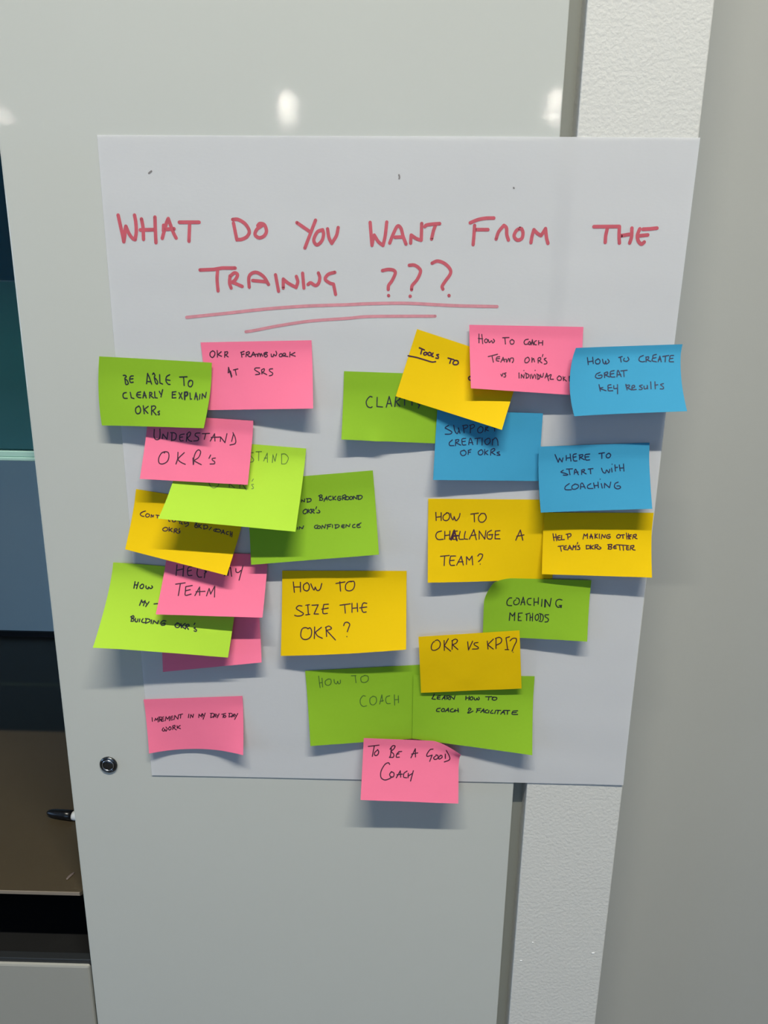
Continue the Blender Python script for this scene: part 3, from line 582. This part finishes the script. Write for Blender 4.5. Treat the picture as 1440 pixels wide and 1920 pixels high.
  [((940, 1110, 11.077), "~215,120 160,130 115,200 125,265 165,280 215,280;~300,160 260,190 265,250 310,262 365,230 375,170 350,130 310,125;405,265 455,105 487,265;415,210 485,210;~620,130 560,140 535,200 560,255 610,265;680,130 680,280;770,115 765,250;680,210 770,208;845,150 835,295;!905,305 910,160;918,160 1005,300 1035,130;~1260,165 1200,150 1145,180 1130,250 1165,310 1215,310 1245,280;1200,280 1250,275 1240,325;"
   "165,590 180,430 235,500 280,425 272,590;355,440 350,590 415,592;355,440 435,435;352,520 390,515;505,460 590,440;530,455 525,590;600,470 595,595;650,440 645,600;598,525 648,522;~750,460 705,500 710,570 745,585 775,530 765,470 745,460;815,460 810,580;~790,445 855,470 870,540 840,610 780,600;~980,470 915,475 910,510 975,560 960,610 905,622")],
  'green sticky note reading COACHING METHODS'),
 ('howcoach', 'green', [(572, 1258), (797, 1246), (800, 1383), (582, 1399)], (3, 3, 3.5, 15), dict(v0=.2, pw=1.4), 'faint2', 1.5,
  [((585, 1255, 8), "100,100 122,275;150,130 160,265;110,205 155,195;~240,145 200,175 205,225 250,238 285,205 280,150 240,143;~330,150 340,200 370,215 385,175;~385,175 400,215 425,200 425,160;590,95 660,92;648,95 660,200;~790,90 735,120 740,180 790,195 840,165 840,105 790,88;~800,400 765,395 725,450 730,520 770,555 820,545;~915,400 870,440 875,510 920,532 965,490 960,420 915,400;1015,520 1048,380 1060,480;1020,480 1070,465;~1165,395 1120,410 1105,460 1125,510 1175,512;1235,380 1240,535;1295,395 1297,500;1238,455 1300,450")],
  'dark green sticky note reading HOW TO COACH in faint ink'),
 ('facilitate', 'green', [(775, 1265), (1002.5, 1268), (998, 1416), (773, 1385)], (5, 3.5, 21, 7), dict(v0=.25, pw=1.4), 'ink', 1.9,
  [((800, 1290, 8), "~115,90 95,135 80,160 130,168;~205,115 165,125 160,160 200,165;160,145 200,140;230,170 275,110 275,172;245,150 275,148;300,168 305,120;~295,120 340,115 335,140 305,150;310,150 340,175;355,170 360,120 410,168 425,115;590,120 585,175;640,120 632,178;588,150 638,145;~670,130 650,155 665,178 690,165 690,135 670,130;~715,145 715,170 740,178 755,150 770,178 790,160 780,135;885,130 975,128;935,132 925,180;~1000,140 980,165 1010,182 1045,170 1050,145 1010,135 985,140;"
   "~205,300 160,310 148,345 190,352;~245,305 220,330 235,352 265,340 265,312 245,305;275,355 325,300 330,355;290,335 330,332;~395,310 365,320 355,350 395,358;405,355 430,320;430,320 425,355;470,305 475,358;425,338 475,335;~625,330 640,300 665,315 640,345 615,370 640,372 695,345;765,315 745,365;750,312 815,305;755,338 800,332;810,365 855,310 860,368;825,345 860,342;~915,325 885,335 880,365 910,372;935,335 925,372;~985,330 955,372 1000,378;1035,335 1020,380;1050,332 1110,335;1075,338 1062,385;1110,390 1155,335 1170,392;1125,368 1165,365;1160,335 1245,335;1215,340 1210,392;~1365,340 1300,345 1280,375 1290,395 1365,395;1285,368 1345,365")],
  'green sticky note reading LEARN HOW TO COACH & FACILITATE'),
 ('kpi', 'yellow', [(784.6, 1194), (974, 1182), (978, 1291), (789.4, 1299)], (13, 14, 10.5, 8.5), dict(v0=.2, pw=1.2, crinkle=.5), 'purple', 1.9,
  [((800, 1185, 8), "~130,125 170,120 205,165 190,230 130,270 80,265 70,210 100,150 120,145;262,125 265,275;325,100 265,205 360,285;385,125 382,260;~378,130 430,105 462,125 440,165 385,190;390,190 468,260;615,145 628,268 690,135;~770,155 720,165 715,190 770,225 765,250 685,255;910,135 920,255;1000,105 915,190 1000,255;1040,90 1040,248;~1030,95 1090,78 1125,110 1110,160 1045,195;1190,85 1215,262;1190,85 1242,70;1178,262 1230,262;~1250,130 1290,95 1340,95 1345,140 1320,190 1280,285;1296,302 1297,303")],
  'amber sticky note reading OKR VS KPI?'),
 ('daytoday', 'pink', [(269, 1311.5), (454.5, 1305), (456, 1416), (279.5, 1413)], (3, 3, 20, 12), dict(v0=.15, pw=1.4, bow=-9, eb={'B': 2.2}), 'purple', 1.6,
  [((280, 1330, 8.47), "45,130 50,190;85,180 100,140 115,170 140,130 140,200;165,125 160,190;~150,120 200,125 195,155 165,165;170,150 195,190;~230,120 205,130 200,185 235,180;205,155 230,150;255,180 265,115 290,155 320,110 320,180;~375,105 345,115 345,165 380,160;345,138 370,132;395,160 405,95 455,155 465,85;475,85 530,72;500,80 495,140;628,75 620,132;650,135 660,80 690,128 702,75;785,130 790,75 815,110 840,65 838,125;848,70 862,100;888,58 855,155;985,65 975,130;~968,62 1020,65 1025,105 975,132;1020,130 1045,70 1060,125;1025,108 1058,105;1065,75 1080,100;1108,68 1080,132;"
   "1150,78 1215,62;1180,72 1170,130;~1200,90 1180,110 1195,130 1218,110 1200,90;1275,65 1265,120;~1262,62 1310,65 1315,100 1265,122;1310,125 1345,72 1350,120;1320,105 1350,102;1360,75 1375,105;1405,65 1355,160;~225,290 205,330 235,345 245,310 265,345 285,305 265,280;~325,275 305,305 320,328 345,310 340,280 320,275;375,260 372,320;~370,265 405,252 405,280 380,290;385,292 430,325;440,260 445,300;490,255 445,285 495,305")],
  'pink sticky note reading IMPEMENT IN MY DAY TO DAY WORK'),
 ('goodcoach', 'pink', [(682, 1384), (861, 1391), (859.4, 1506.7), (676, 1500)], (15, 14, 34, 36), dict(v0=.15, pw=1.2, folds=[(1, 0, .45, 9, 2, -13)]), 'purple', 1.9,
  [((680, 1390, 8), "85,75 245,55;175,65 145,225;~220,130 180,170 185,210 225,200 240,155 225,122;~430,100 420,200 405,240;~410,115 450,65 485,70 470,110 430,150 465,190 460,235 400,240;~545,155 512,190 505,235 550,235;510,195 545,185;540,155 585,150;725,245 790,110 792,232;735,190 825,172;~1055,115 1010,125 965,190 970,225 1040,205;1042,205 1005,300;~1100,215 1065,245 1080,270 1125,255 1130,215 1100,200;~1165,215 1140,245 1150,265 1190,240 1185,210 1160,210;1240,190 1240,255;~1255,135 1300,220 1300,275 1225,308;"
   "~405,345 385,320 330,350 275,450 275,540 330,578 400,560 440,530;~435,455 405,490 420,530 460,530 470,480 435,455 425,460;505,545 565,440 570,535;515,500 595,490;~665,445 620,480 615,535 660,545;685,480 680,545;760,440 718,595;685,520 745,480")],
  'lowest pink sticky note, reading TO BE A GOOD COACH'),
]
SH = {}
for i, (key, mname, px, lifts, opt, inkm, wpx, texts, label) in enumerate(NOTES):
    s = Sheet(px, lifts, seed=i + 1, **opt); SH[key] = s
    root = empty('sticky_note', tuple((s.c[0] + s.c[1]) / 2))
    tag(root, label, 'sticky note', 'sticky notes on the flipchart sheet')
    inv = Matrix.Translation(-Vector(root.location))
    o = s.mesh('note_sheet', M[mname], parent=root); o.matrix_parent_inverse = inv
    st = []
    for crop, txt in texts: st += parse(txt, crop)
    if st:
        o = ink('handwriting', s, st, wpx, M[inkm], root); o.matrix_parent_inverse = inv

# overlap sanity (printed only): each upper note must lie in front of the lower one
OV = [('building', 'pinkblank'), ('helpteam', 'building'), ('helpteam', 'pinkblank'), ('contribute', 'helpteam'), ('contribute', 'building'), ('background', 'helpteam'),
      ('stand', 'background'), ('stand', 'contribute'), ('understand', 'stand'), ('explain', 'understand'), ('explain', 'framework'),
      ('support', 'clarity'), ('tools', 'clarity'), ('tools', 'support'), ('coachteam', 'tools'), ('keyresults', 'coachteam'),
      ('wherestart', 'support'), ('wherestart', 'challenge'), ('wherestart', 'making'), ('making', 'challenge'), ('methods', 'challenge'), ('methods', 'making'),
      ('kpi', 'methods'), ('kpi', 'howcoach'), ('kpi', 'facilitate'), ('facilitate', 'howcoach'), ('goodcoach', 'howcoach'), ('goodcoach', 'facilitate')]
for a, b in OV:
    A_, B_ = SH[a], SH[b]; worst = 9
    for i in range(21):
        for j in range(21):
            p = A_.P(i / 20, j / 20); c = B_.c
            # invert b in wall coordinates
            u = v = .5
            for _ in range(5):
                q = B_.P(u, v); h = 1e-3; q1 = B_.P(u + h, v); q2 = B_.P(u, v + h)
                a1, b1, c1, d1 = (q1.x - q.x) / h, (q2.x - q.x) / h, (q1.z - q.z) / h, (q2.z - q.z) / h
                det = a1 * d1 - b1 * c1; ex, ez = p.x - q.x, p.z - q.z
                u += (ex * d1 - b1 * ez) / det; v += (a1 * ez - c1 * ex) / det
                u = max(-.5, min(1.5, u)); v = max(-.5, min(1.5, v))
            if 0 <= u <= 1 and 0 <= v <= 1:
                g = (A_.lift(i / 20, j / 20) - B_.lift(u, v)) * 1000
                if g < worst: worst = g; at = (i / 20, j / 20)
    if worst < .4: print('OVERLAP', a, b, round(worst, 2), at)
